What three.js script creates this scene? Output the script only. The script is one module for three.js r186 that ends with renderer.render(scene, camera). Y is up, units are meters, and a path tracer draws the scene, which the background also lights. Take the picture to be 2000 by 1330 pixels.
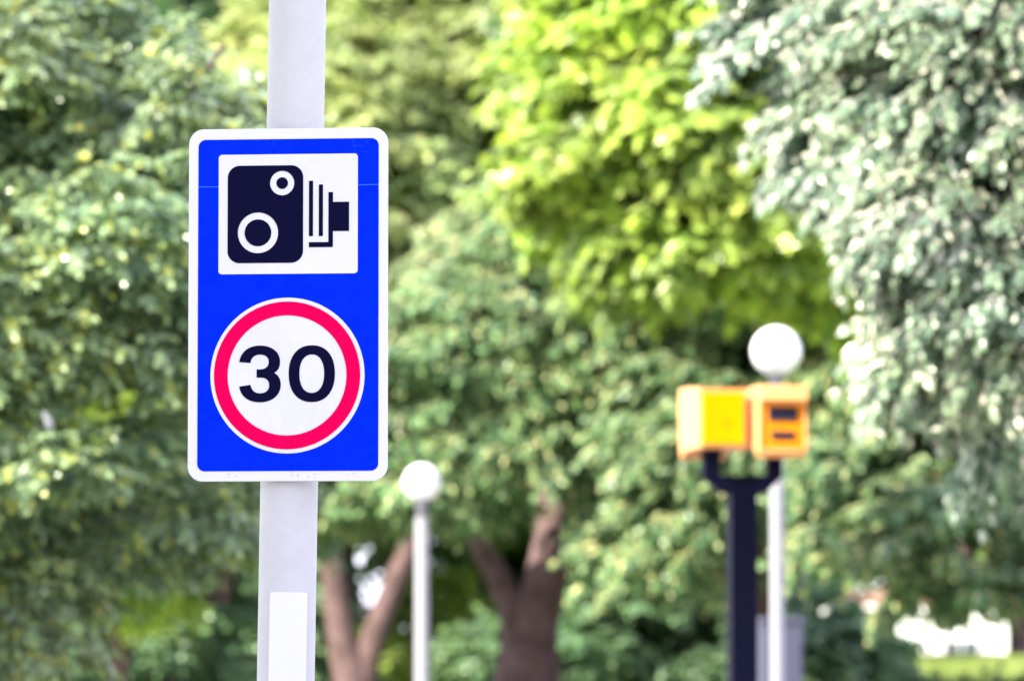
import * as THREE from 'three';
import { mergeGeometries } from 'three/addons/utils/BufferGeometryUtils.js';
import { RoundedBoxGeometry } from 'three/addons/geometries/RoundedBoxGeometry.js';

// ------------------------------------------------------------------ camera, sky, sun, exposure
const scene = new THREE.Scene();
const F = 9198, PITCH = 3.757 * Math.PI / 180, EYE = 1.6;
const camera = new THREE.PerspectiveCamera(2 * Math.atan(665 / F) * 180 / Math.PI, 1024 / 680, 0.1, 3000);
camera.position.set(0, EYE, 0);
camera.lookAt(0, EYE + Math.tan(PITCH), -1);
camera.focus = 14.0;
camera.userData.fStop = camera.getFocalLength() / 53;            // a 53 mm wide aperture
camera.updateMatrixWorld();

const renderer = new THREE.WebGLRenderer();
renderer.toneMapping = THREE.LinearToneMapping;
renderer.toneMappingExposure = 3.85;
renderer.shadowMap.enabled = true;

{ // pale hazy summer sky
  const W = 64, H = 32, d = new Float32Array(W * H * 4);
  for (let j = 0; j < H; j++) for (let i = 0; i < W; i++) {
    const up = Math.max(0, Math.sin(((j + 0.5) / H - 0.5) * Math.PI)), t = Math.pow(up, 0.6), k = (j * W + i) * 4;
    d[k] = 0.80 - 0.25 * t; d[k + 1] = 0.785 - 0.195 * t; d[k + 2] = 0.90 + 0.0 * t; d[k + 3] = 1;
  }
  const sky = new THREE.DataTexture(d, W, H, THREE.RGBAFormat, THREE.FloatType);
  sky.mapping = THREE.EquirectangularReflectionMapping; sky.magFilter = THREE.LinearFilter; sky.minFilter = THREE.LinearFilter; sky.needsUpdate = true;
  scene.background = sky; scene.environment = sky;
}
const SUN = new THREE.Vector3(-0.64, 0.64, 0.41).normalize();
const sun = new THREE.DirectionalLight(new THREE.Color(1, 0.93, 0.78), 5.0);
sun.position.set(0, 2, -40).addScaledVector(SUN, 120); sun.target.position.set(0, 2, -40);
sun.castShadow = true; sun.shadow.mapSize.set(4096, 4096);
Object.assign(sun.shadow.camera, { left: -60, right: 60, top: 60, bottom: -60, near: 1, far: 320 });
scene.add(sun, sun.target);

// ------------------------------------------------------------------ helpers
function rng(seed) { let a = seed >>> 0; return () => { a = (a + 0x6D2B79F5) | 0; let t = Math.imul(a ^ (a >>> 15), 1 | a); t = (t + Math.imul(t ^ (t >>> 7), 61 | t)) ^ t; return ((t ^ (t >>> 14)) >>> 0) / 4294967296; }; }
const V = (x, y, z) => new THREE.Vector3(x, y, z);
const cP = Math.cos(PITCH), sP = Math.sin(PITCH);
// a point of the place seen at a bearing of the photograph (its pixels) and a depth in metres
function at(px, py, depth) {
  const u = (px - 1000) / F, v = (665 - py) / F, dz = cP - v * sP, k = depth / dz;
  return V(u * k, EYE + (sP + v * cP) * k, -depth);
}
function seenAt(p) {                                  // bearing of a point, in the photograph's pixels
  const z = -p.z * cP + (p.y - EYE) * sP, y = (p.y - EYE) * cP + p.z * sP;
  return [1000 + F * p.x / z, 665 - F * y / z];
}
function along(table, v) {                            // linear interpolation in a table of [v, value]
  if (v <= table[0][0]) return table[0][1];
  for (let i = 1; i < table.length; i++) if (v <= table[i][0]) { const [a, b] = table[i - 1], [c, d] = table[i]; return b + (d - b) * (v - a) / (c - a); }
  return table[table.length - 1][1];
}
const used = {};
function numbered(n) { const k = used[n] = (used[n] ?? -1) + 1; return k ? `${n}_${String(k).padStart(3, '0')}` : n; }
function thing(name, label, category, pos = [0, 0, 0], turn = 0, group) {
  const o = new THREE.Group(); o.name = numbered(name); o.position.set(...pos); o.rotation.y = turn;
  o.userData = { label, category }; if (group) o.userData.group = group; scene.add(o); return o;
}
function part(name, geo, mat, parent, label) {
  const m = new THREE.Mesh(geo, mat); m.name = name; m.castShadow = m.receiveShadow = true; if (label) m.userData.label = label; parent.add(m); return m;
}
const lin = (r, g, b) => new THREE.Color().setRGB(r, g, b);
function noiseTexture(size, seed, octaves, lo, hi, repeat = 1, colour = false) {  // tileable value noise
  const d = new Uint8Array(size * size * 4), acc = new Float32Array(size * size);
  let amp = 1, tot = 0, r = rng(seed);
  for (const n of octaves) {
    const g = Array.from({ length: n * n }, () => r());
    for (let y = 0; y < size; y++) for (let x = 0; x < size; x++) {
      const fx = x / size * n, fy = y / size * n, x0 = Math.floor(fx), y0 = Math.floor(fy); let tx = fx - x0, ty = fy - y0;
      tx = tx * tx * (3 - 2 * tx); ty = ty * ty * (3 - 2 * ty);
      const a = g[(y0 % n) * n + x0 % n], b = g[(y0 % n) * n + (x0 + 1) % n], c = g[((y0 + 1) % n) * n + x0 % n], e = g[((y0 + 1) % n) * n + (x0 + 1) % n];
      acc[y * size + x] += amp * (a + (b - a) * tx + (c - a) * ty + (a - b - c + e) * tx * ty);
    }
    tot += amp; amp *= 0.6;
  }
  for (let i = 0; i < size * size; i++) { const v = acc[i] / tot; for (let k = 0; k < 3; k++) d[i * 4 + k] = 255 * (lo[k] + (hi[k] - lo[k]) * v); d[i * 4 + 3] = 255; }
  const t = new THREE.DataTexture(d, size, size); t.wrapS = t.wrapT = THREE.RepeatWrapping; t.magFilter = THREE.LinearFilter; t.minFilter = THREE.LinearMipmapLinearFilter;
  t.generateMipmaps = true; t.repeat.set(repeat, repeat); if (colour) t.colorSpace = THREE.SRGBColorSpace; t.needsUpdate = true; return t;
}
const one = v => [v, v, v];
const std = (c, rough, extra = {}) => new THREE.MeshPhysicalMaterial({ color: c, roughness: rough, ...extra });

const wear = noiseTexture(256, 5, [6, 17, 60], one(0.95), one(1.0), 1, true);
const fineBump = noiseTexture(256, 9, [24, 64, 128], one(0), one(1), 1);
const barkBump = noiseTexture(256, 31, [12, 40, 90], one(0), one(1), 1);
const M = {
  column: std(lin(0.445, 0.43, 0.445), 0.55, { map: wear, bumpMap: fineBump, bumpScale: 0.0006 }),
  strip: std(lin(0.55, 0.54, 0.54), 0.35, { bumpMap: fineBump, bumpScale: 0.0003 }),
  signWhite: std(lin(0.565, 0.55, 0.565), 0.55, { map: noiseTexture(256, 15, [5, 40, 110], one(0.95), one(1.0), 1, true) }),
  signBack: std(lin(0.35, 0.36, 0.37), 0.5, { metalness: 0.6 }),
  ink: std(lin(0.003, 0.003, 0.020), 0.7, { specularIntensity: 0.04 }),
  red: std(lin(0.62, 0.0, 0.062), 0.7, { specularIntensity: 0.04 }),
  lampWhite: std(lin(0.28, 0.275, 0.31), 0.4, { map: wear }),
  lampGrey: std(lin(0.14, 0.135, 0.17), 0.45),
  globe: std(lin(0.93, 0.92, 0.92), 0.22, { clearcoat: 0.4, clearcoatRoughness: 0.1 }),
  postBlack: std(lin(0.0012, 0.0014, 0.010), 0.45, { specularIntensity: 0.12 }),
  yellow: std(lin(0.80, 0.37, 0.0), 0.5, { map: wear, specularIntensity: 0.1 }),
  housing: std(lin(0.80, 0.36, 0.14), 0.4, { map: wear, specularIntensity: 0.5 }),  // washed-out sunlit cream put into the paint, paler than door and face
  orange: std(lin(0.80, 0.25, 0.008), 0.5, { map: wear, specularIntensity: 0.15 }),
  glassDark: std(lin(0.02, 0.018, 0.04), 0.3, { specularIntensity: 0.4 }),
  cabinet: std(lin(0.055, 0.055, 0.095), 0.55, { map: wear }),
  brick: std(lin(0.40, 0.19, 0.15), 0.9), mortar: std(lin(0.45, 0.42, 0.38), 0.95),
  render: std(lin(0.8, 0.79, 0.76), 0.85), roof: std(lin(0.16, 0.09, 0.07), 0.85), pane: std(lin(0.05, 0.06, 0.07), 0.06), frame: std(lin(0.8, 0.8, 0.8), 0.5),
  bark: std(lin(0.19, 0.12, 0.12), 0.95, { bumpMap: barkBump, bumpScale: 0.03, map: noiseTexture(256, 41, [5, 14, 48], [0.55, 0.52, 0.50], [1, 1, 1], 1, true) }),
};

// ------------------------------------------------------------------ the ground
{
  const hill = (x, z) => {
    const s = (a, b, v) => { const t = Math.min(1, Math.max(0, (v - a) / (b - a))); return t * t * (3 - 2 * t); };
    return 1.42 * s(2.5, 5.5, x) * (1 - s(26, 40, x)) * s(-54, -66, z) * (1 - s(-104, -130, z)) + 0.03 * Math.sin(x * 1.3 + z * 0.7);
  };
  scene.userData.hill = hill;
  const xs = [], zs = [];
  for (let i = -90; i <= 90; i++) xs.push(i * 0.5 + Math.sign(i) * Math.pow(Math.abs(i) / 90, 5) * 900);
  for (let i = 0; i <= 180; i++) zs.push(30 - i * 0.95 - Math.pow(i / 180, 6) * 1400);
  const pos = [], uv = [], idx = [], nx = xs.length;
  for (const z of zs) for (const x of xs) { pos.push(x, Math.hypot(x, z) > 300 ? 0 : hill(x, z), z); uv.push(x / 3, z / 3); }
  for (let j = 0; j + 1 < zs.length; j++) for (let i = 0; i + 1 < nx; i++) { const a = j * nx + i; idx.push(a, a + 1, a + nx, a + 1, a + nx + 1, a + nx); }
  const g = new THREE.BufferGeometry();
  g.setAttribute('position', new THREE.Float32BufferAttribute(pos, 3)); g.setAttribute('uv', new THREE.Float32BufferAttribute(uv, 2)); g.setIndex(idx); g.computeVertexNormals();
  const m = part('ground', g, std(lin(1, 1, 1), 0.95, { map: noiseTexture(512, 3, [4, 22, 90, 200], [0.34, 0.40, 0.16], [0.55, 0.60, 0.28], 1, true), bumpMap: fineBump, bumpScale: 0.03 }), scene);
  m.userData.kind = 'structure';
  // paved footway along which the sign, the speed camera and the lamps stand
  const pv = new THREE.BoxGeometry(9, 0.1, 78); pv.translate(0.5, -0.004, -22);
  const p = part('footpath', pv, std(lin(0.30, 0.29, 0.29), 0.9, { map: noiseTexture(256, 8, [8, 64, 128], one(0.75), one(1), 6, true) }), scene);
  p.userData.kind = 'structure';
}

// ------------------------------------------------------------------ foliage
class Leaves {
  constructor() { this.p = []; this.c = []; }
  tri(a, b, c, col) { for (const v of [a, b, c]) { this.p.push(v.x, v.y, v.z); this.c.push(...col); } }
  // leaf from base along dir, blade normal n
  oval(base, dir, n, l, w, col, fold = 0.25, curl = 0.15) {
    const s = V().crossVectors(dir, n).normalize(), P = (t, q, h) => base.clone().addScaledVector(dir, t * l).addScaledVector(s, q * w).addScaledVector(n, h * l);
    const b = P(0, 0, 0), t = P(1, 0, -curl), m = P(0.5, 0, 0.02);
    for (const k of [-1, 1]) {
      const a1 = P(0.24, k * 0.46, fold * w / l * 0.5), a2 = P(0.66, k * 0.38, fold * w / l * 0.4 - curl * 0.5);
      this.tri(b, a1, m, col); this.tri(a1, a2, m, col); this.tri(a2, t, m, col);
    }
  }
  palm(base, dir, n, l, w, col) {            // five-lobed leaf
    const s = V().crossVectors(dir, n).normalize(), P = (t, q, h) => base.clone().addScaledVector(dir, t * l).addScaledVector(s, q * w).addScaledVector(n, h * l);
    const o = P(0.12, 0, 0.04), pts = [[0, 0.05], [-0.06, 0.36], [0.22, 0.26], [0.5, 0.56], [0.52, 0.2], [1, 0]];
    for (const k of [-1, 1]) for (let i = 0; i + 1 < pts.length; i++) this.tri(o, P(pts[i][0], k * pts[i][1], -0.06 * i * 0.4), P(pts[i + 1][0], k * pts[i + 1][1], -0.06 * i * 0.5), col);
  }
  build() {
    const g = new THREE.BufferGeometry();
    g.setAttribute('position', new THREE.Float32BufferAttribute(this.p, 3)); g.setAttribute('color', new THREE.Float32BufferAttribute(this.c, 3)); g.computeVertexNormals(); return g;
  }
}
const mixC = (a, b, t) => a.map((v, i) => v + (b[i] - v) * t);
function twig(seed, o) {
  const r = rng(seed), L = new Leaves(), up = V(0, 1, 0);
  const stems = o.stems ?? 3;
  for (let s = 0; s < stems; s++) {
    const yaw = (s - (stems - 1) / 2) * (o.spread ?? 0.55) + (r() - 0.5) * 0.3, len = o.length * (s === (stems - 1) / 2 ? 1 : 0.72) * (0.85 + 0.3 * r());
    const steps = Math.max(3, Math.round(len / o.gap));
    for (let i = 1; i <= steps; i++) {
      const t = i / steps, d = V(Math.cos(yaw), -o.droop * t * 1.4, Math.sin(yaw)).normalize();
      const q = V(Math.cos(yaw) * t * len, -o.droop * t * t * len * 0.75, Math.sin(yaw) * t * len);
      for (const side of i === steps ? [0] : [-1, 1]) {
        const a = yaw + side * (0.95 + 0.4 * (r() - 0.5)), hang = o.hang ?? 0.35;
        const dir = V(Math.cos(a), -hang - d.y * -0.5 + (r() - 0.5) * 0.5, Math.sin(a)).normalize();
        const n = V((r() - 0.5) * o.jit, 1, (r() - 0.5) * o.jit).addScaledVector(dir, 0).normalize(); n.addScaledVector(dir, -n.dot(dir)).normalize();
        const sz = o.leaf * (0.75 + 0.5 * r()) * (t > 0.8 ? 0.8 : 1);
        let col = mixC(o.dark, o.light, Math.min(1, Math.max(0, r() * 0.8 + (t > 0.75 ? o.tip ?? 0.25 : 0))));
        if (r() < (o.oddShare ?? 0)) col = o.odd;
        (o.palm ? L.palm : L.oval).call(L, q, dir, n, sz, sz * o.width, col);
        if (o.bract && r() < o.bractShare) {   // pale flower bracts of the lime
          const bd = V((r() - 0.5) * 1.2, -0.55, (r() - 0.5) * 1.2).normalize(), bn = V(r() - 0.5, 0.9, r() - 0.5).normalize();
          bn.addScaledVector(bd, -bn.dot(bd)).normalize();
          L.oval(q.clone().addScaledVector(up, 0.015), V(bd.x + d.x, bd.y + 0.35, bd.z + d.z).normalize(), bn, sz * 1.0, sz * 0.42, o.bract);
        }
      }
    }
  }
  return L.build();
}
const leafMat = (trans, rough = 0.85, coat = 0.25, shine = 0.28) => new THREE.MeshPhysicalMaterial({ color: 0xffffff, vertexColors: true, side: THREE.DoubleSide, roughness: rough, transmission: trans, thickness: 0, clearcoat: coat, clearcoatRoughness: shine, specularIntensity: 0.6 });
const KINDS = {
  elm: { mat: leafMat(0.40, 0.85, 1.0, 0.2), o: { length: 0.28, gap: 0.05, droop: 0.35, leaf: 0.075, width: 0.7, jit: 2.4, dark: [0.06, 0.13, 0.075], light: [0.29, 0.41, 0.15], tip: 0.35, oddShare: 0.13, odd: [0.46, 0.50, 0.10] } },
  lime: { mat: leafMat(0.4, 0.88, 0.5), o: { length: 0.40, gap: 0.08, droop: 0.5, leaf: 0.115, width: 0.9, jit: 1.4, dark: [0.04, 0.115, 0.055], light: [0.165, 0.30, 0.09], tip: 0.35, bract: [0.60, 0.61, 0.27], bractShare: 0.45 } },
  pale: { mat: leafMat(0.35, 0.88, 0.8), o: { length: 0.40, gap: 0.08, droop: 0.5, leaf: 0.115, width: 0.9, jit: 1.6, dark: [0.18, 0.29, 0.09], light: [0.50, 0.58, 0.18], tip: 0.35, bract: [0.72, 0.72, 0.38], bractShare: 0.75 } },  // lime lightened: overexposed sunlit look put into leaf and bract colours
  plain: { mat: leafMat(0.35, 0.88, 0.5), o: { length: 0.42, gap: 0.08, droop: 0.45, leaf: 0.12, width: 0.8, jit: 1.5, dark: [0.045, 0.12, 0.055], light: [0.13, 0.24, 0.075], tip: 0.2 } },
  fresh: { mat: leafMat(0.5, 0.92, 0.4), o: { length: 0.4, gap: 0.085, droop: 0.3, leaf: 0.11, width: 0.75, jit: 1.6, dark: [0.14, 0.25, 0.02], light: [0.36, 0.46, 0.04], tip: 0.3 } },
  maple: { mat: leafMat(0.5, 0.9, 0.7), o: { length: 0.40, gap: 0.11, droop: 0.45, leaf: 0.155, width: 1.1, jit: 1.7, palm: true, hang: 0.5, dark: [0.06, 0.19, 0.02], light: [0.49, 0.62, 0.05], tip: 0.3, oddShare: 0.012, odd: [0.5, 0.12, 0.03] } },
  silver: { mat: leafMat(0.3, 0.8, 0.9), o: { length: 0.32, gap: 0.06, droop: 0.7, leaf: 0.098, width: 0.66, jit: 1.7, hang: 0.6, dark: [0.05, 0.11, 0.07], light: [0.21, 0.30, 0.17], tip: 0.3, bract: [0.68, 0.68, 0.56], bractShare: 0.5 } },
};
let seedAt = 100;
for (const k of Object.values(KINDS)) k.geos = [0, 1, 2].map(() => twig(seedAt++, k.o));

// boughs: [centre, radii, count]; twigs lie over each bough, pointing out and down
function crownOf(parent, kind, boughs, centre, seed, scale = 1, tintSpread = 0.22) {
  const r = rng(seed), K = KINDS[kind], items = [];
  const q = new THREE.Quaternion(), m = new THREE.Matrix4(), bx = V(), by = V(), bz = V();
  for (const [c, rad, n] of boughs) {
    const tb = 1 + (r() - 0.5) * tintSpread * 1.4, hue = (r() - 0.5) * 0.16;
    const out0 = c.clone().sub(centre); out0.y *= 0.4; out0.normalize();
    for (let i = 0; i < n; i++) {
      const a = r() * Math.PI * 2, y = -0.55 + 1.55 * r(), h = Math.sqrt(Math.max(0, 1 - y * y)), d = V(Math.cos(a) * h, y, Math.sin(a) * h);
      const k = 0.35 + 0.65 * Math.sqrt(r());
      const p = V(c.x + d.x * rad.x * k, c.y + d.y * rad.y * k, c.z + d.z * rad.z * k);
      bx.copy(d).multiplyScalar(0.8).addScaledVector(out0, 0.9).add(V((r() - 0.5) * 0.7, -0.15 + (r() - 0.5) * 0.5, (r() - 0.5) * 0.7)).normalize();
      by.set((r() - 0.5) * 1.5, 1, (r() - 0.5) * 1.5).addScaledVector(d, 0.35); by.addScaledVector(bx, -by.dot(bx)).normalize(); bz.crossVectors(bx, by);
      m.makeBasis(bx, by, bz); q.setFromRotationMatrix(m);
      const s = scale * (0.75 + 0.5 * r());
      const t = tb * (1 + (r() - 0.5) * tintSpread);
      items.push([p.clone(), q.clone(), s, [t * (1 + hue), t, t * (1 - hue * 0.6)], Math.floor(r() * 3)]);
    }
  }
  for (let v = 0; v < 3; v++) {
    const mine = items.filter(e => e[4] === v); if (!mine.length) continue;
    const im = new THREE.InstancedMesh(K.geos[v], K.mat, mine.length); im.name = 'crown'; im.userData.kind = 'stuff'; im.castShadow = im.receiveShadow = true;
    const off = parent.position;
    mine.forEach((e, i) => { m.compose(e[0].sub(off), e[1], V(e[2], e[2], e[2])); im.setMatrixAt(i, m); im.setColorAt(i, lin(...e[3])); });
    parent.add(im);
  }
}
// boughs scattered in the outer part of an ellipsoid; keep() may carve the outline
function scatter(c, rad, count, br, perBough, seed, { inner = 0.5, flat = 0.55, keep, skirt = 0 } = {}) {
  const r = rng(seed), out = []; let guard = 0;
  while (out.length < count && guard++ < count * 40) {
    const a = r() * Math.PI * 2, y = -1 + 2 * r(), h = y < 0 && skirt ? 1 - (1 - skirt) * (1 - Math.sqrt(1 - y * y)) + 0.12 * -y * skirt : Math.sqrt(1 - y * y), k = inner + (1 - inner) * Math.cbrt(r());
    const p = V(c.x + Math.cos(a) * h * rad.x * k, c.y + y * rad.y * k, c.z + Math.sin(a) * h * rad.z * k);
    if (keep && !keep(p)) continue;
    const s = br * (0.6 + 0.8 * r());
    out.push([p, V(s, s * flat, s), Math.round(perBough * s * s / (br * br))]);
  }
  return out;
}
function tube(points, radii, sides = 10, wob = 0.06, seed = 1) {
  const curve = new THREE.CatmullRomCurve3(points), n = points.length * 5, fr = curve.computeFrenetFrames(n, false), r = rng(seed), pos = [], uv = [], idx = [];
  const ph = r() * 6;
  for (let i = 0; i <= n; i++) {
    const t = i / n, c = curve.getPoint(t), fi = t * (radii.length - 1), k = Math.min(radii.length - 2, Math.floor(fi)), R = radii[k] + (radii[k + 1] - radii[k]) * (fi - k);
    for (let j = 0; j <= sides; j++) {
      const a = j / sides * Math.PI * 2, w = R * (1 + wob * Math.sin(a * 3 + ph + t * 4) + wob * 0.8 * Math.sin(a * 5 - t * 9 + ph));
      const v = c.clone().addScaledVector(fr.normals[i], Math.cos(a) * w).addScaledVector(fr.binormals[i], Math.sin(a) * w);
      pos.push(v.x, v.y, v.z); uv.push(j / sides * 2, t * points.length * 0.8);
    }
  }
  for (let i = 0; i < n; i++) for (let j = 0; j < sides; j++) { const a = i * (sides + 1) + j, b = a + sides + 1; idx.push(a, a + 1, b, a + 1, b + 1, b); }
  const g = new THREE.BufferGeometry(); g.setAttribute('position', new THREE.Float32BufferAttribute(pos, 3)); g.setAttribute('uv', new THREE.Float32BufferAttribute(uv, 2)); g.setIndex(idx); g.computeVertexNormals(); return g;
}
// trunk: list of stems, each [points, radii] in world metres; branches run from the crown's core to the boughs
function tree(name, label, group, { base, stems, kind, boughs, core, centre, seed, bark = M.bark, scale = 1, spread, limbs = 16 }) {
  const t = thing(name, label, 'tree', [base.x, 0, base.z], 0, group), off = V(base.x, 0, base.z), L = p => p.clone().sub(off);
  stems.forEach(([pts, rad], i) => part('trunk', tube(pts.map(L), rad, 12, 0.07, seed + i), bark, t));
  const r = rng(seed * 7 + 1), list = [];
  const step = Math.max(1, Math.floor(boughs.length / limbs));
  for (let i = 0; i < boughs.length; i += step) {
    const b = boughs[i][0], a = core[i % core.length], mid = a.clone().lerp(b, 0.5).add(V((r() - 0.5) * 0.5, 0.25 * r(), (r() - 0.5) * 0.5));
    list.push(tube([a, mid, b].map(L), [0.075, 0.045, 0.012], 6, 0.05, seed + i));
  }
  if (list.length) { const b = part('branches', mergeGeometries(list), bark, t); b.userData.kind = 'stuff'; }
  crownOf(t, kind, boughs, centre, seed * 13 + 5, scale, spread);
  return t;
}
const hgt = py => d => at(1000, py, d).y;
const TREES = 'park trees behind the street';

{ // leaning-left small-leaved tree beside the sign
  const c = V(-4.5, 3.5, -31.5), rad = V(3.1, 2.9, 2.6);
  const gr = rng(17), keep = p => gr() < Math.min(1, 0.40 + 0.60 * Math.max(0, (p.y - 3.4) / 1.0)) && p.z > -33.2 && at(0, 0, 1) && p.x < -1.75 + (p.y > 4.4 ? 0.28 * (p.y - 4.4) : 0) - (p.y < 2.9 ? 0.16 : 0);
  tree('small_leaved_tree', 'dark bluish green small-leaved tree reaching low beside the blue sign', TREES, {
    base: V(-5.6, 0, -32.2), seed: 3, kind: 'elm', centre: c, limbs: 26,
    stems: [[[V(-5.6, -0.1, -32.2), V(-5.5, 1.6, -32.1), V(-5.2, 3.2, -32), V(-4.9, 6, -31.7)], [0.24, 0.19, 0.16, 0.07]], [[V(-5.35, 2.4, -32), V(-4.2, 2.9, -31.6), V(-3.1, 3.35, -31.3), V(-2.3, 4.3, -31.2)], [0.1, 0.07, 0.05, 0.02]], [[V(-5.35, 3.0, -32), V(-4.1, 4.0, -31.5), V(-2.7, 4.6, -31.2), V(-1.9, 5.6, -31)], [0.1, 0.07, 0.045, 0.02]]],
    core: [V(-5.1, 3.6, -31.8), V(-4.2, 2.9, -31.6), V(-3.3, 3.3, -31.35), V(-4.1, 4.0, -31.5), V(-4.9, 5.6, -31.7)],
    boughs: scatter(c, rad, 265, 0.44, 40, 11, { inner: 0.25, keep }),
  });
}
{ // sunlit yellow-green tree behind it
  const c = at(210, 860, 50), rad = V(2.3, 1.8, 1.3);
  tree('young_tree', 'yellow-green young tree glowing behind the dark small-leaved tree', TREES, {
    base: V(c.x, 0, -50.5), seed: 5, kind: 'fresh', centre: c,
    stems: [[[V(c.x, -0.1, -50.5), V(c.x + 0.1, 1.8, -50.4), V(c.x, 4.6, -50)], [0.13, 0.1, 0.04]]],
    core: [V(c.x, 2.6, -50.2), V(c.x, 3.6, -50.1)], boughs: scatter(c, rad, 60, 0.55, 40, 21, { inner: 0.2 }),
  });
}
{ // lime with the forked trunk
  const D = 52, c = at(1150, 400, D), rad = V(3.9, 4.2, 3.0);
  const A = (px, py, d = D) => at(px, py, d);
  tree('lime_tree', 'large lime tree with pale blossom and a forked brown trunk', TREES, {
    base: V(A(1030, 1330).x, 0, -D), seed: 7, kind: 'lime', centre: c, limbs: 30,
    stems: [
      [[V(A(1020, 1330).x, -0.1, -D), A(1028, 1300), A(1035, 1240), A(1062, 1150), A(1088, 1060), A(1095, 900), A(1110, 500)], [0.42, 0.36, 0.29, 0.25, 0.24, 0.2, 0.08]],
      [[A(1016, 1270, D - 0.06), A(1000, 1190, D - 0.06), A(972, 1125), A(945, 1075), A(880, 900), A(820, 700)], [0.2, 0.15, 0.14, 0.12, 0.09, 0.04]]],
    core: [A(1092, 960), A(1095, 800), A(905, 950), A(1105, 620), A(860, 820), A(1095, 880)],
    boughs: scatter(c, rad, 360, 0.85, 60, 31, { inner: 0.62, skirt: 0.85, keep: p => { const [px, py] = seenAt(p); return p.z > -54.5 && py < 985 && px > along([[-200, 1160], [0, 1130], [300, 1100], [440, 1000], [580, 830], [700, 760], [1000, 730]], py); } }),
  });
}
{ // lime with the twin trunk behind the sign
  const D = 66, c = at(880, 400, D), rad = V(3.4, 3.7, 2.4), A = (px, py, d = D) => at(px, py, d);
  tree('lime_tree', 'lime tree with two dark diverging stems seen beside the sign column', TREES, {
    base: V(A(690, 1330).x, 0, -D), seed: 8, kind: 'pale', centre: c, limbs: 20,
    stems: [
      [[V(A(688, 1330).x, -0.1, -D), A(690, 1340), A(668, 1250), A(652, 1120), A(640, 1000), A(620, 700)], [0.36, 0.28, 0.2, 0.17, 0.15, 0.07]],
      [[V(A(698, 1330).x, 0.6, -D), A(712, 1310), A(742, 1210), A(778, 1120), A(812, 1040), A(840, 850)], [0.3, 0.2, 0.17, 0.16, 0.13, 0.05]]],
    core: [A(645, 980), A(630, 800), A(815, 980), A(625, 600)],
    boughs: scatter(c, rad, 190, 0.8, 56, 41, { inner: 0.35, skirt: 0.5, keep: p => { const [px, py] = seenAt(p); return px < 1120 && py < 640 && p.z > -68; } }),
  });
}
{ // leaning trunk left of the column
  const D = 60, c = at(420, 800, D), A = (px, py, d = D) => at(px, py, d);
  tree('leaning_tree', 'tree with a leaning brown trunk between the small-leaved tree and the sign column', TREES, {
    base: V(A(310, 1400).x, 0, -D), seed: 9, kind: 'plain', centre: c, limbs: 10,
    stems: [[[V(A(270, 1330).x, -0.1, -D), A(300, 1400), A(350, 1310), A(410, 1200), A(440, 1110), A(450, 1000), A(455, 800)], [0.26, 0.23, 0.19, 0.16, 0.14, 0.11, 0.05]]],
    core: [A(450, 960), A(452, 850)],
    boughs: scatter(c, V(1.7, 1.55, 1.3), 60, 0.6, 50, 51, { inner: 0.3 }),
  });
}
{ // lime on the right, behind speed camera and lamp
  const D = 49, c = at(1760, 560, D), rad = V(2.5, 3.2, 2.2), A = (px, py, d = D) => at(px, py, d);
  tree('lime_tree', 'lime tree hanging low behind the speed camera and the grey cabinet', TREES, {
    base: V(A(1470, 1400).x, 0, -D - 0.6), seed: 10, kind: 'lime', centre: c, limbs: 18,
    stems: [[[V(A(1470, 1330).x, -0.1, -D - 0.6), A(1468, 1300, D + 0.6), A(1490, 1080, D + 0.4), A(1600, 900), A(1740, 600)], [0.24, 0.2, 0.17, 0.13, 0.06]]],
    core: [A(1620, 960), A(1680, 780), A(1740, 640)],
    boughs: [...scatter(at(1870, 1060, 46), V(1.6, 0.6, 1.2), 34, 0.34, 12, 63, { inner: 0.1 }), ...scatter(c, rad, 180, 0.75, 58, 61, { inner: 0.5, skirt: 0.85, keep: p => p.y > hgt(1080)(-p.z) + 0.25 * Math.sin(p.x * 3.1) })],
  });
}
{ // maple bough over the speed camera
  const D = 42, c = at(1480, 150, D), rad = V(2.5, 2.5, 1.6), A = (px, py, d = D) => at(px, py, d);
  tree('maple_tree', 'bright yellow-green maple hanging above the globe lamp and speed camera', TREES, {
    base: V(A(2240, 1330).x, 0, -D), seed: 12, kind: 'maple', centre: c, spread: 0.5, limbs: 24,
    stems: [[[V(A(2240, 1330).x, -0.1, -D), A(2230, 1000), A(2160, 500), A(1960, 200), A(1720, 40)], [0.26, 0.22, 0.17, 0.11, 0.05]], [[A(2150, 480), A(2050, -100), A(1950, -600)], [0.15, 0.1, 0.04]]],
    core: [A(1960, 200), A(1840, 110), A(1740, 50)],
    boughs: scatter(c, rad, 300, 0.36, 24, 71, { inner: 0.2, keep: p => { const [px, py] = seenAt(p); return p.z > -43.4 && px > 1090 && px < 1760 && py < along([[1090, 330], [1200, 480], [1290, 560], [1420, 480], [1560, 590], [1760, 600]], px); } }),
  });
}
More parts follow.
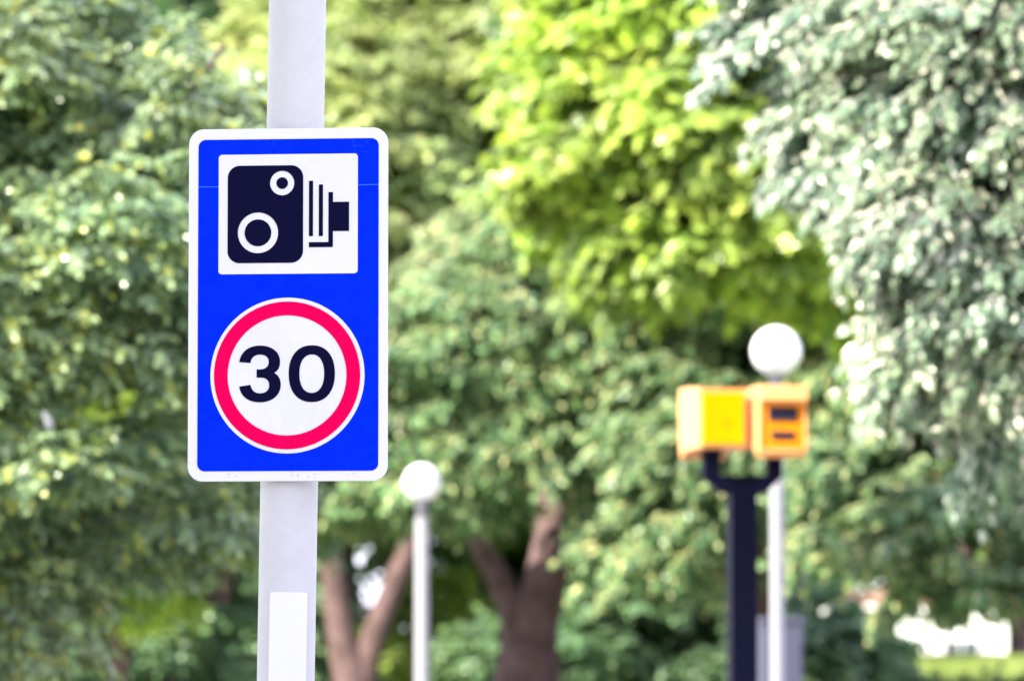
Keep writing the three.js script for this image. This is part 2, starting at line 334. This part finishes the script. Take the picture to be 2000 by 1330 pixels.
{ // pale silvery tree on the right
  const D = 30, c = at(2080, 280, D), rad = V(2.3, 2.2, 1.8), A = (px, py, d = D) => at(px, py, d);
  tree('silver_lime_tree', 'silvery pale-leaved tree with drooping sprays beside the yellow-green maple', TREES, {
    base: V(A(2330, 1330).x, 0, -D), seed: 14, kind: 'silver', centre: c, limbs: 30,
    stems: [[[V(A(2330, 1330).x, -0.1, -D), A(2320, 900), A(2220, 500), A(2120, 100), A(2080, -300)], [0.24, 0.19, 0.15, 0.1, 0.04]]],
    core: [A(2200, 450), A(2150, 220), A(2110, 60)],
    boughs: scatter(c, rad, 215, 0.42, 40, 81, { inner: 0.3, keep: p => { const [px, py] = seenAt(p); return p.z > -31 && py < 880 && px > 90 + along([[-300, 1420], [0, 1460], [120, 1440], [250, 1500], [340, 1610], [500, 1670], [620, 1640], [700, 1720], [800, 1730], [880, 1790]], py); } }),
  });
}
{ // street tree beyond the frame that shades the sign
  const c = V(-7.0, 9.1, -9.4);
  tree('street_tree', 'broad street tree whose crown shades the blue sign and its column', TREES, {
    base: V(-7.8, 0, -9.4), seed: 15, kind: 'plain', centre: c, scale: 1.3,
    stems: [[[V(-7.8, -0.1, -9.4), V(-7.7, 3, -9.4), V(-7.4, 6, -9.4), V(-7.1, 10, -9.4)], [0.24, 0.2, 0.16, 0.08]]],
    core: [V(-7.3, 7, -9.4), V(-7.2, 8.6, -9.4)], boughs: scatter(c, V(2.9, 2.9, 2.9), 90, 0.9, 60, 91, { inner: 0.3 }),
  });
}
// dark trees and shrubs farther back
const backs = [
  [120, 560, 72, 4.6, 6.2, 'plain', 'dark round-topped tree far behind the small-leaved tree'],
  [640, 560, 76, 4.2, 6.2, 'lime', 'dark tree far behind the twin-stemmed lime'],
  [1130, 560, 80, 4.8, 6.4, 'plain', 'dark tree far behind the fork of the large lime'],
  [1500, 420, 72, 3.4, 5.4, 'plain', 'dark tree far behind the speed camera'],
  [1960, 350, 70, 3.6, 4.6, 'lime', 'pale tree far behind the silvery tree'],
];
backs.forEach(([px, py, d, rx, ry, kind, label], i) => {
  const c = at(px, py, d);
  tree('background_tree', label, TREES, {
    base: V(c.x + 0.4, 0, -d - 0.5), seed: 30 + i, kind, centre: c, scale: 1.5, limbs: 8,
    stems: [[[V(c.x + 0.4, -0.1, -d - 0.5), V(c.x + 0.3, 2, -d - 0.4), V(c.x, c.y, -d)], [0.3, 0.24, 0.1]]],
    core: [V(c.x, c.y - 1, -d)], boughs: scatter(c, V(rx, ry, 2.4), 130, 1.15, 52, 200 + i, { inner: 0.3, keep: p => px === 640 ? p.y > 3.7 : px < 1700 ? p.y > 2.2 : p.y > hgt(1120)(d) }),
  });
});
function shrub(label, px, py, d, rx, kind, seed, n = 34) {
  const top = at(px, py, d), x = top.x, H = top.y, s = thing('shrub', label, 'shrub', [x, 0, -d], 0, 'shrubs under the trees');
  const gs = []; const r = rng(seed);
  for (let i = 0; i < 6; i++) { const a = r() * 6.28; gs.push(tube([V(0, -0.05, 0), V(Math.cos(a) * rx * 0.2, H * 0.4, Math.sin(a) * 0.3), V(Math.cos(a) * rx * 0.5, H * 0.8, Math.sin(a) * 0.5)], [0.03, 0.022, 0.008], 6)); }
  part('stems', mergeGeometries(gs), M.bark, s).userData.kind = 'stuff';
  const c = V(x, H * 0.5, -d);
  crownOf(s, kind, scatter(c, V(rx, H * 0.5, 0.9), n, 0.5, 36, seed + 7, { inner: 0.2 }), c, seed);
}
shrub('dark shrub behind the leaning trunk', 430, 1060, 68, 1.8, 'plain', 401, 40);
shrub('dark shrub behind the twin stems of the lime', 560, 1180, 74, 1.2, 'plain', 402);
shrub('yellow-green shrub beside the foot of the white lamp post', 860, 1180, 74, 1.15, 'fresh', 403, 24);
shrub('dark shrub behind the forked trunk', 1180, 1110, 66, 1.7, 'plain', 404, 44);
shrub('mid-green shrub beside the black camera post', 1330, 1090, 60, 1.3, 'plain', 405, 36);
shrub('dark shrub right behind the grey cabinet', 1590, 1170, 57, 0.55, 'plain', 406, 30);
shrub('low shrub in front of the sunlit bank beside the cabinet', 1700, 1400, 52, 0.9, 'plain', 407, 22);
shrub('low shrub in front of the sunlit bank beneath the silvery tree', 1900, 1400, 50, 0.9, 'plain', 408, 20);
shrub('yellow-green shrub between the twin stems', 700, 1250, 72, 0.5, 'fresh', 409, 12);
shrub('dark shrub behind the young tree', 130, 1030, 60, 2.0, 'plain', 410, 50);

{ // grass on the bank
  const r = rng(77), L = new Leaves();
  for (let i = 0; i < 14; i++) { const a = r() * 6.28, b = V((r() - 0.5) * 0.25, 0, (r() - 0.5) * 0.25), t = b.clone().add(V(Math.cos(a) * 0.05, 0.07 + 0.07 * r(), Math.sin(a) * 0.05)), s = V(-Math.sin(a), 0, Math.cos(a)).multiplyScalar(0.006); L.tri(b.clone().add(s), b.clone().sub(s), t, [0.20 + 0.06 * r(), 0.26 + 0.05 * r(), 0.06]); }
  const g = L.build(), N = 9000, im = new THREE.InstancedMesh(g, leafMat(0.3, 0.9, 0.1), N), m = new THREE.Matrix4();
  im.name = 'grass'; im.userData = { kind: 'stuff', label: 'sunlit mown grass on the low bank behind the cabinet', category: 'grass' }; im.castShadow = im.receiveShadow = true;
  for (let i = 0; i < N; i++) { const z = -58 - 40 * r() * r() , x = 3.0 + 12 * r(); m.makeRotationY(r() * 6.28).scale(V(1.4, 1, 1.4)).setPosition(x, scene.userData.hill(x, z), z); im.setMatrixAt(i, m); }
  scene.add(im);
}

// ------------------------------------------------------------------ house far behind on the right
{
  const D = 150, a = at(1590, 1269, D), w = 9, h1 = 3.0, h2 = 5.2, dep = 7;
  const t = thing('brick_house', 'far house with white rendered ground floor and pink brick above', 'house', [a.x + w / 2, 0, -D - dep / 2]);
  const g1 = new THREE.BoxGeometry(w, h1, dep); g1.translate(0, h1 / 2, 0); const lower = part('rendered_wall', g1, M.render, t);
  const g2 = new THREE.BoxGeometry(w - 0.06, h2 - h1, dep - 0.06); g2.translate(0, (h1 + h2) / 2, 0); part('brick_wall', g2, std(lin(0.42, 0.21, 0.18), 0.9, { map: noiseTexture(256, 61, [30, 90], one(0.75), one(1), 2, true) }), t);
  const sh = new THREE.Shape([new THREE.Vector2(-dep / 2 - 0.4, 0), new THREE.Vector2(dep / 2 + 0.4, 0), new THREE.Vector2(0, 2.4)]);
  const rg = new THREE.ExtrudeGeometry(sh, { depth: w + 0.6, bevelEnabled: false }); rg.rotateY(Math.PI / 2); rg.translate(-w / 2 - 0.3, h2 + 0.005, 0); const roof = part('roof', rg, M.roof, t);
  const ch = new THREE.BoxGeometry(0.8, 1.6, 0.6); ch.translate(2.8, h2 + 2.5, 0); part('chimney', ch, M.brick, roof);
  for (const [x, y] of [[-3, 1.4], [0.2, 1.4], [3.2, 1.4], [-3, 4.1], [0.2, 4.1], [3.2, 4.1]]) {
    const f = part('window', new THREE.BoxGeometry(1.3, 1.2, 0.08).translate(x, y, dep / 2 + 0.02), M.frame, t);
    for (const k of [-1, 1]) part('pane', new THREE.BoxGeometry(0.55, 1.02, 0.03).translate(x + k * 0.3, y, dep / 2 + 0.055), M.pane, f);
  }
}

// ------------------------------------------------------------------ sign on its column
const PX = 657;                                     // photograph pixels to a metre on the sign
{
  const lean = Math.atan(19 / 1330), zc = -14.115, foot = V(at(569.5, 665, 14.115).x - at(569.5, 665, 14.115).y * Math.tan(lean), 0, zc), H = 6.2, R = 0.0865;
  const t = thing('lamp_column', 'stout white painted steel column that carries the blue sign', 'column', [foot.x, 0.046, foot.z]);
  t.rotation.z = -lean;
  const prof = [[0, 0], [0.20, 0], [0.20, 0.02], [R + 0.002, 0.024], [R, 0.05], [R, H - 0.02], [R - 0.02, H], [0, H + 0.01]].map(p => new THREE.Vector2(...p));
  const cg = new THREE.LatheGeometry(prof, 64), cu = cg.attributes.uv; for (let i = 0; i < cu.count; i++) cu.setXY(i, cu.getX(i) * 2, cg.attributes.position.getY(i) * 3.7);
  part('shaft', cg, M.column, t);
  // flat cover strip on the front
  const top = at(565, 1158, 14.02).y - 0.046, sh = new THREE.Shape(), w = 0.0535, y0 = 0.55, rr = 0.008;
  sh.moveTo(-w, y0); sh.lineTo(w, y0); sh.lineTo(w, top - rr); sh.quadraticCurveTo(w, top, w - rr, top); sh.lineTo(-w + rr, top); sh.quadraticCurveTo(-w, top, -w, top - rr); sh.closePath();
  const sg = new THREE.ExtrudeGeometry(sh, { depth: 0.022, bevelEnabled: true, bevelSize: 0.002, bevelThickness: 0.002, bevelSegments: 2, curveSegments: 6 });
  sg.translate(0.008, 0, 0.069); part('cover_strip', sg, M.strip, t, 'bright white cover strip with rounded top');
}
{
  const zs = -14.0, c = at(561.5, 594.5, 14.0);
  const t = thing('road_sign', 'blue and white speed camera sign with red ringed 30 limit', 'sign', [c.x, c.y, zs], -6 * Math.PI / 180);
  const kx = 1 / 0.9945 / PX, ky = 1 / PX, X = px => (px - 561.5) * kx, Y = py => (594.5 - py) * ky;
  const P2 = (x, y) => new THREE.Vector2(X(x), Y(y));
  const rrect = (x0, y0, x1, y1, r) => {   // photograph pixels
    const s = new THREE.Shape(), a = X(x0), b = X(x1), d = Y(y0), e = Y(y1), q = r * ky, k = q * 0.4477;
    s.moveTo(a + q, e); s.lineTo(b - q, e); s.bezierCurveTo(b - k, e, b, e + k, b, e + q); s.lineTo(b, d - q); s.bezierCurveTo(b, d - k, b - k, d, b - q, d);
    s.lineTo(a + q, d); s.bezierCurveTo(a + k, d, a, d - k, a, d - q); s.lineTo(a, e + q); s.bezierCurveTo(a, e + k, a + k, e, a + q, e); return s;
  };
  const circ = (Cls, x, y, r) => { const s = new Cls(); s.absarc(X(x), Y(y), r * ky, 0, Math.PI * 2, false); return s; };
  const poly = pts => new THREE.Shape(pts.map(([x, y]) => P2(x, y)));
  const flat = (shapes, z, d = 0.0009) => { const g = new THREE.ExtrudeGeometry(shapes, { depth: d, bevelEnabled: false, curveSegments: 48 }); g.translate(0, 0, z); return g; };
  const uv01 = (g, s = 1) => { const p = g.attributes.position, u = g.attributes.uv; for (let i = 0; i < p.count; i++) u.setXY(i, (p.getX(i) / 0.542 + 0.5) * s, (p.getY(i) / 0.993 + 0.5) * s); return g; };
  const plate = new THREE.ExtrudeGeometry(rrect(366, 249, 757, 940, 29), { depth: 0.006, bevelEnabled: true, bevelSize: 0.0015, bevelThickness: 0.0015, bevelSegments: 2, curveSegments: 24 });
  plate.translate(0, 0, -0.0075); uv01(plate);
  {
    const pc = document.createElement('canvas'); pc.width = 512; pc.height = 896; const q = pc.getContext('2d'), rr = rng(12);
    q.fillStyle = '#ffffff'; q.fillRect(0, 0, 512, 896);
    for (let i = 0; i < 260; i++) { q.fillStyle = `rgba(150,130,125,${0.03 + 0.08 * rr()})`; q.beginPath(); q.arc(512 * rr(), 896 * rr(), 0.6 + 1.6 * rr(), 0, 7); q.fill(); }
    for (const [px, py, n] of [[452, 930, 5], [572, 928, 12], [610, 930, 9], [690, 929, 8], [390, 934, 4], [372, 900, 3]]) for (let i = 0; i < n; i++) { q.fillStyle = `rgba(120,95,85,${0.10 + 0.22 * rr()})`; q.beginPath(); q.ellipse((px + (rr() - 0.5) * 22 - 365) / 393 * 512, (py + (rr() - 0.5) * 12 - 248) / 693 * 896, 1 + 3 * rr(), 0.6 + 1.2 * rr(), 0, 0, 7); q.fill(); }
    const pt = new THREE.CanvasTexture(pc); pt.colorSpace = THREE.SRGBColorSpace;
    const pp = plate.attributes.position, pu = plate.attributes.uv;
    for (let i = 0; i < pp.count; i++) pu.setXY(i, (pp.getX(i) - X(365)) / (X(758) - X(365)), (pp.getY(i) - Y(941)) / (Y(248) - Y(941)));
    part('plate', plate, std(M.signWhite.color.clone().multiplyScalar(0.96), 0.55, { map: pt }), t, 'white bordered rectangular plate');
  }
  // blue sheeting with the thin joint across it and some scratches
  const cv = document.createElement('canvas'); cv.width = 768; cv.height = 1408; const x2 = cv.getContext('2d');
  x2.fillStyle = '#0030f6'; x2.fillRect(0, 0, 768, 1408);
  const S = 768 / 356, U = (px, py) => [(px - 384) * S, (py - 269) * (1408 / 652)], r = rng(4);
  for (let i = 0; i < 1500; i++) { x2.fillStyle = `rgba(${r() < 0.5 ? '0,30,225' : '10,60,255'},${0.05 + 0.08 * r()})`; const s = 6 + 60 * r(); x2.fillRect(r() * 768 - 20, r() * 1408 - 20, s, s * (0.2 + r())); }
  x2.strokeStyle = 'rgba(90,150,255,0.9)'; x2.lineWidth = 2.6; x2.beginPath(); x2.moveTo(...U(384, 362)); x2.lineTo(...U(740, 360.5)); x2.stroke();
  x2.strokeStyle = 'rgba(60,130,255,0.6)'; x2.lineWidth = 1.6;
  for (const l of [[688, 268, 692, 290], [690, 284, 712, 284], [693, 292, 700, 300], [706, 297, 718, 296], [518, 272, 521, 280], [531, 270, 533, 282], [470, 274, 474, 278], [716, 272, 719, 281], [400, 812, 404, 816], [686, 640, 689, 648]]) { x2.beginPath(); x2.moveTo(...U(l[0], l[1])); x2.lineTo(...U(l[2], l[3])); x2.stroke(); }
  const bt = new THREE.CanvasTexture(cv); bt.colorSpace = THREE.SRGBColorSpace;
  const bg = flat(rrect(384, 269, 740, 921, 15), 0.0004), bp = bg.attributes.position, bu = bg.attributes.uv;
  for (let i = 0; i < bp.count; i++) bu.setXY(i, (bp.getX(i) - X(384)) / (X(740) - X(384)), (bp.getY(i) - Y(921)) / (Y(269) - Y(921)));
  part('blue_panel', bg, std(lin(0.58, 0.58, 0.58), 0.7, { map: bt, specularIntensity: 0.04 }), t, 'deep blue reflective sheeting');
  const cam = part('camera_panel', uv01(flat(rrect(424.5, 299, 699, 534.5, 7), 0.0017)), M.signWhite, t, 'white square with a black camera symbol');
  const body = rrect(442.5, 321, 591.5, 513, 24); body.holes.push(circ(THREE.Path, 550, 356, 24), circ(THREE.Path, 502.5, 453.5, 40));
  part('camera_symbol_body', flat(body, 0.003), M.ink, cam);
  part('camera_symbol_lens', flat(circ(THREE.Shape, 502.5, 453.5, 26.5), 0.003), M.ink, cam);
  part('camera_symbol_viewfinder', flat(circ(THREE.Shape, 550, 356, 11.5), 0.003), M.ink, cam);
  part('camera_symbol_bellows', flat(poly([[603, 352], [603, 461], [611, 461], [611, 352]]), 0.003), M.ink, cam);
  part('camera_symbol_bellows', flat(poly([[622.4, 359.5], [622.4, 461], [630.5, 461], [630.5, 359.5]]), 0.003), M.ink, cam);
  part('camera_symbol_mount', flat(poly([[641.4, 374.6], [641.4, 472.8], [603, 472.8], [603, 482.8], [650.3, 482.8], [650.3, 451.5], [682, 451.5], [682, 394], [650.3, 394], [650.3, 374.6]]), 0.003), M.ink, cam);
  const lim = part('speed_limit_roundel', uv01(flat(circ(THREE.Shape, 561.3, 734, 152.6), 0.0017)), M.signWhite, t, 'white disc with red ring and the number 30');
  const ring = circ(THREE.Shape, 560.6, 733.8, 144.8); ring.holes.push(circ(THREE.Path, 560.6, 733.8, 117.6));
  part('red_ring', flat(ring, 0.003), M.red, lim);
  const Z = (x, y) => [X(340 + x / 3.326), Y(560 + y / 3.326)], three = new THREE.Shape();
  three.moveTo(...Z(421, 490));
  for (const q of [[430, 420, 485, 383, 556, 383], [635, 383, 688, 425, 688, 490], [688, 522, 676, 547, 650, 561], [678, 576, 693, 603, 693, 640], [693, 708, 636, 753, 557, 753], [482, 753, 431, 714, 421, 650], null, [502, 675, 524, 694, 557, 694], [594, 694, 617, 675, 617, 643], [617, 609, 597, 592, 560, 592], 0, [594, 538, 614, 519, 614, 489], [614, 459, 592, 442, 557, 442], [522, 442, 499, 461, 494, 496]]) {
    if (q === null) three.lineTo(...Z(494, 638));
    else if (q === 0) { three.lineTo(...Z(535, 592)); three.lineTo(...Z(535, 538)); three.lineTo(...Z(557, 538)); }
    else three.bezierCurveTo(...Z(q[0], q[1]), ...Z(q[2], q[3]), ...Z(q[4], q[5]));
  }
  three.closePath(); part('digit_three', flat(three, 0.003), M.ink, lim);
  const sup = (Cls, a, b, n) => { const pts = []; for (let i = 0; i < 72; i++) { const u = i / 72 * 2 * Math.PI, cu = Math.cos(u), su = Math.sin(u); pts.push(new THREE.Vector2(...Z(896 + a * Math.sign(cu) * Math.abs(cu) ** (2 / n), 568 + b * Math.sign(su) * Math.abs(su) ** (2 / n)))); } return new Cls(pts); };
  const zero = sup(THREE.Shape, 151, 185, 2.25); zero.holes.push(sup(THREE.Path, 81, 125, 2.25));
  part('digit_zero', flat(zero, 0.003), M.ink, lim);
  // channels and clips behind
  for (const y of [0.36, -0.36]) {
    const rail = part('rail', new THREE.BoxGeometry(0.5, 0.045, 0.016).translate(0, y, -0.0165), M.signBack, t);
    part('clip', new THREE.BoxGeometry(0.21, 0.03, 0.02).translate(0.012, y, -0.035), M.signBack, rail);
  }
}

// ------------------------------------------------------------------ globe lamps
function lampPost(label, px, py, d, globeR, poleR) {
  const g = at(px, py, d), t = thing('lamp_post', label, 'lamp post', [g.x, -0.02, -d], 0, 'white globe lamp posts'), H = g.y + 0.02, neck = H - globeR * 0.93;
  const prof = [[0, 0], [poleR * 1.9, 0], [poleR * 1.9, 0.7], [poleR * 1.15, 0.78], [poleR, 0.85], [poleR, neck - 0.17], [0, neck - 0.17]].map(p => new THREE.Vector2(...p));
  part('pole', new THREE.LatheGeometry(prof, 28), M.lampWhite, t);
  const np = [[0, neck - 0.169], [poleR * 0.72, neck - 0.169], [poleR * 0.85, neck - 0.06], [poleR * 1.3, neck + 0.005], [globeR * 0.5, neck + 0.03], [0, neck + 0.03]].map(p => new THREE.Vector2(...p));
  part('collar', new THREE.LatheGeometry(np, 28), M.lampGrey, t, 'grey collar under the globe');
  const gp = []; for (let i = 0; i <= 40; i++) { const a = -Math.PI / 2 + 0.32 + (Math.PI - 0.32) * i / 40; gp.push(new THREE.Vector2(Math.max(0.0001, Math.cos(a) * globeR), H + Math.sin(a) * globeR)); }
  part('globe', new THREE.LatheGeometry(gp, 48), M.globe, t, 'white opal globe');
  return t;
}
lampPost('white globe lamp post in front of the forked lime trunk', 824.5, 943, 46, 0.182, 0.067);
lampPost('white globe lamp post rising behind the right-hand yellow camera head', 1517, 686, 38, 0.2, 0.056);
lampPost('white globe lamp post half hidden by the small-leaved tree', 92, 645, 42, 0.17, 0.055);

// ------------------------------------------------------------------ speed camera
{
  const D = 31.7, k = F / D, o = at(1450, 1269, D), YY = py => at(1450, py, D).y, XX = px => (px - 1450) / k;
  const t = thing('speed_camera', 'two yellow speed camera heads on a forked black post', 'speed camera', [o.x, 0.04, -D]), B = 0.04;
  const pw = 52 / k, pg = new RoundedBoxGeometry(pw, YY(960) - B, pw * 0.9, 2, 0.008); pg.translate(0, (YY(960) - B) / 2, 0);
  const turn = 0.2; pg.rotateY(turn); part('post', pg, M.postBlack, t);
  // fork: trough-like yoke with two uprights
  const y0 = YY(962) - B, y1 = YY(931) - B, y2 = YY(880) - B, s = new THREE.Shape();
  const f = (px, y) => [XX(px), y];
  s.moveTo(...f(1406, y0)); s.lineTo(...f(1494, y0)); s.lineTo(...f(1526, y1 - 0.0)); s.lineTo(...f(1526, y2)); s.lineTo(...f(1500, y2)); s.lineTo(...f(1500, y1)); s.lineTo(...f(1402, y1)); s.lineTo(...f(1402, y2)); s.lineTo(...f(1374, y2)); s.lineTo(...f(1374, y1)); s.closePath();
  const yg = new THREE.ExtrudeGeometry(s, { depth: 0.12, bevelEnabled: true, bevelSize: 0.006, bevelThickness: 0.006, bevelSegments: 2 }); yg.translate(0, 0, -0.06); yg.rotateY(turn * 0.6);
  part('yoke', yg, M.postBlack, t, 'black forked yoke');
  const head = (name, cx, yaw, front) => {
    const h = new THREE.Group(); h.name = name; h.position.set(cx, YY(875) - B, 0); h.rotation.y = yaw; t.add(h);
    // swivel neck
    const ng = new THREE.CylinderGeometry(0.062, 0.045, 0.10, 20); ng.translate(0, -0.05, 0); part('neck', ng, M.postBlack, h);
    // housing: side profile (z forward = front hood), extruded across
    const w = 0.33, hh = 0.385, p = new THREE.Shape();
    p.moveTo(-0.20, 0.0); p.lineTo(0.14, -0.015); p.lineTo(0.215, -0.065); p.lineTo(0.23, 0.0); p.lineTo(0.25, 0.3); p.lineTo(0.235, hh + 0.015); p.lineTo(0.05, hh + 0.015); p.lineTo(-0.20, hh); p.closePath();
    const g = new THREE.ExtrudeGeometry(p, { depth: w - 0.016, bevelEnabled: true, bevelSize: 0.008, bevelThickness: 0.008, bevelSegments: 3 }); g.translate(0, 0, -w / 2 + 0.008); g.rotateY(-Math.PI / 2);
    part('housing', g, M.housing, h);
    return h;
  };
  // left head looks away: its plain back door shows
  const a = head('rear_facing_head', XX(1395), Math.PI + 0.27, false); a.userData.label = 'yellow head turned away, plain door showing';
  {
    const door = part('door', new RoundedBoxGeometry(0.296, 0.345, 0.012, 2, 0.004).translate(0, 0.19, -0.214), M.yellow, a);
    part('lock', new THREE.CylinderGeometry(0.012, 0.012, 0.01, 14).rotateX(Math.PI / 2).translate(-0.01, 0.17, -0.224), M.orange, door);
  }
  const b = head('front_facing_head', XX(1513), 0.19, true); b.userData.label = 'orange-yellow head facing the road with two dark windows';
  {
    const fr = 0.258;
    // hood: roof and cheeks that stand out past the face
    part('hood', new RoundedBoxGeometry(0.33, 0.105, 0.07, 2, 0.012).rotateX(-0.3).translate(0, 0.345, fr + 0.006), M.housing, b, 'hood over the windows, sunlit paleness put into its paint');
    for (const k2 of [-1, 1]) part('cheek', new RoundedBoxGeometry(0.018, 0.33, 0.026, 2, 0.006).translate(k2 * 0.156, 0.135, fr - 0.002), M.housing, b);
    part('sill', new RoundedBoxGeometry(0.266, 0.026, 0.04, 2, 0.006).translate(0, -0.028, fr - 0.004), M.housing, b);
    part('face', new RoundedBoxGeometry(0.292, 0.30, 0.01, 2, 0.003).translate(0, 0.14, fr - 0.006), M.orange, b, 'orange face panel');
    part('window', new RoundedBoxGeometry(0.20, 0.09, 0.012, 2, 0.004).translate(0.0, 0.218, fr + 0.003), M.glassDark, b);
    part('flash_window', new RoundedBoxGeometry(0.16, 0.05, 0.012, 2, 0.004).translate(0.0, 0.075, fr + 0.003), M.glassDark, b);
  }
}

// ------------------------------------------------------------------ grey cabinet
{
  const D = 40, k = F / D, o = at(1524, 1269, D), top = at(1524, 1208, D).y, w = 80 / k;
  const t = thing('utility_cabinet', 'tall grey utility cabinet behind the right-hand lamp post', 'cabinet', [o.x, 0.04, -D], 0.12);
  part('body', new RoundedBoxGeometry(w, top - 0.08, 0.32, 2, 0.012).translate(0, (top - 0.08) / 2, 0), M.cabinet, t);
  part('lid', new RoundedBoxGeometry(w + 0.03, 0.05, 0.35, 2, 0.012).translate(0, top - 0.055, 0), M.cabinet, t);
  const door = part('door', new RoundedBoxGeometry(w - 0.05, top - 0.35, 0.014, 2, 0.005).translate(0, (top - 0.1) / 2, 0.162), M.cabinet, t);
  part('handle', new RoundedBoxGeometry(0.02, 0.1, 0.02, 2, 0.005).translate(w * 0.33, top * 0.5, 0.175), M.signBack, door);
}

renderer.render(scene, camera);
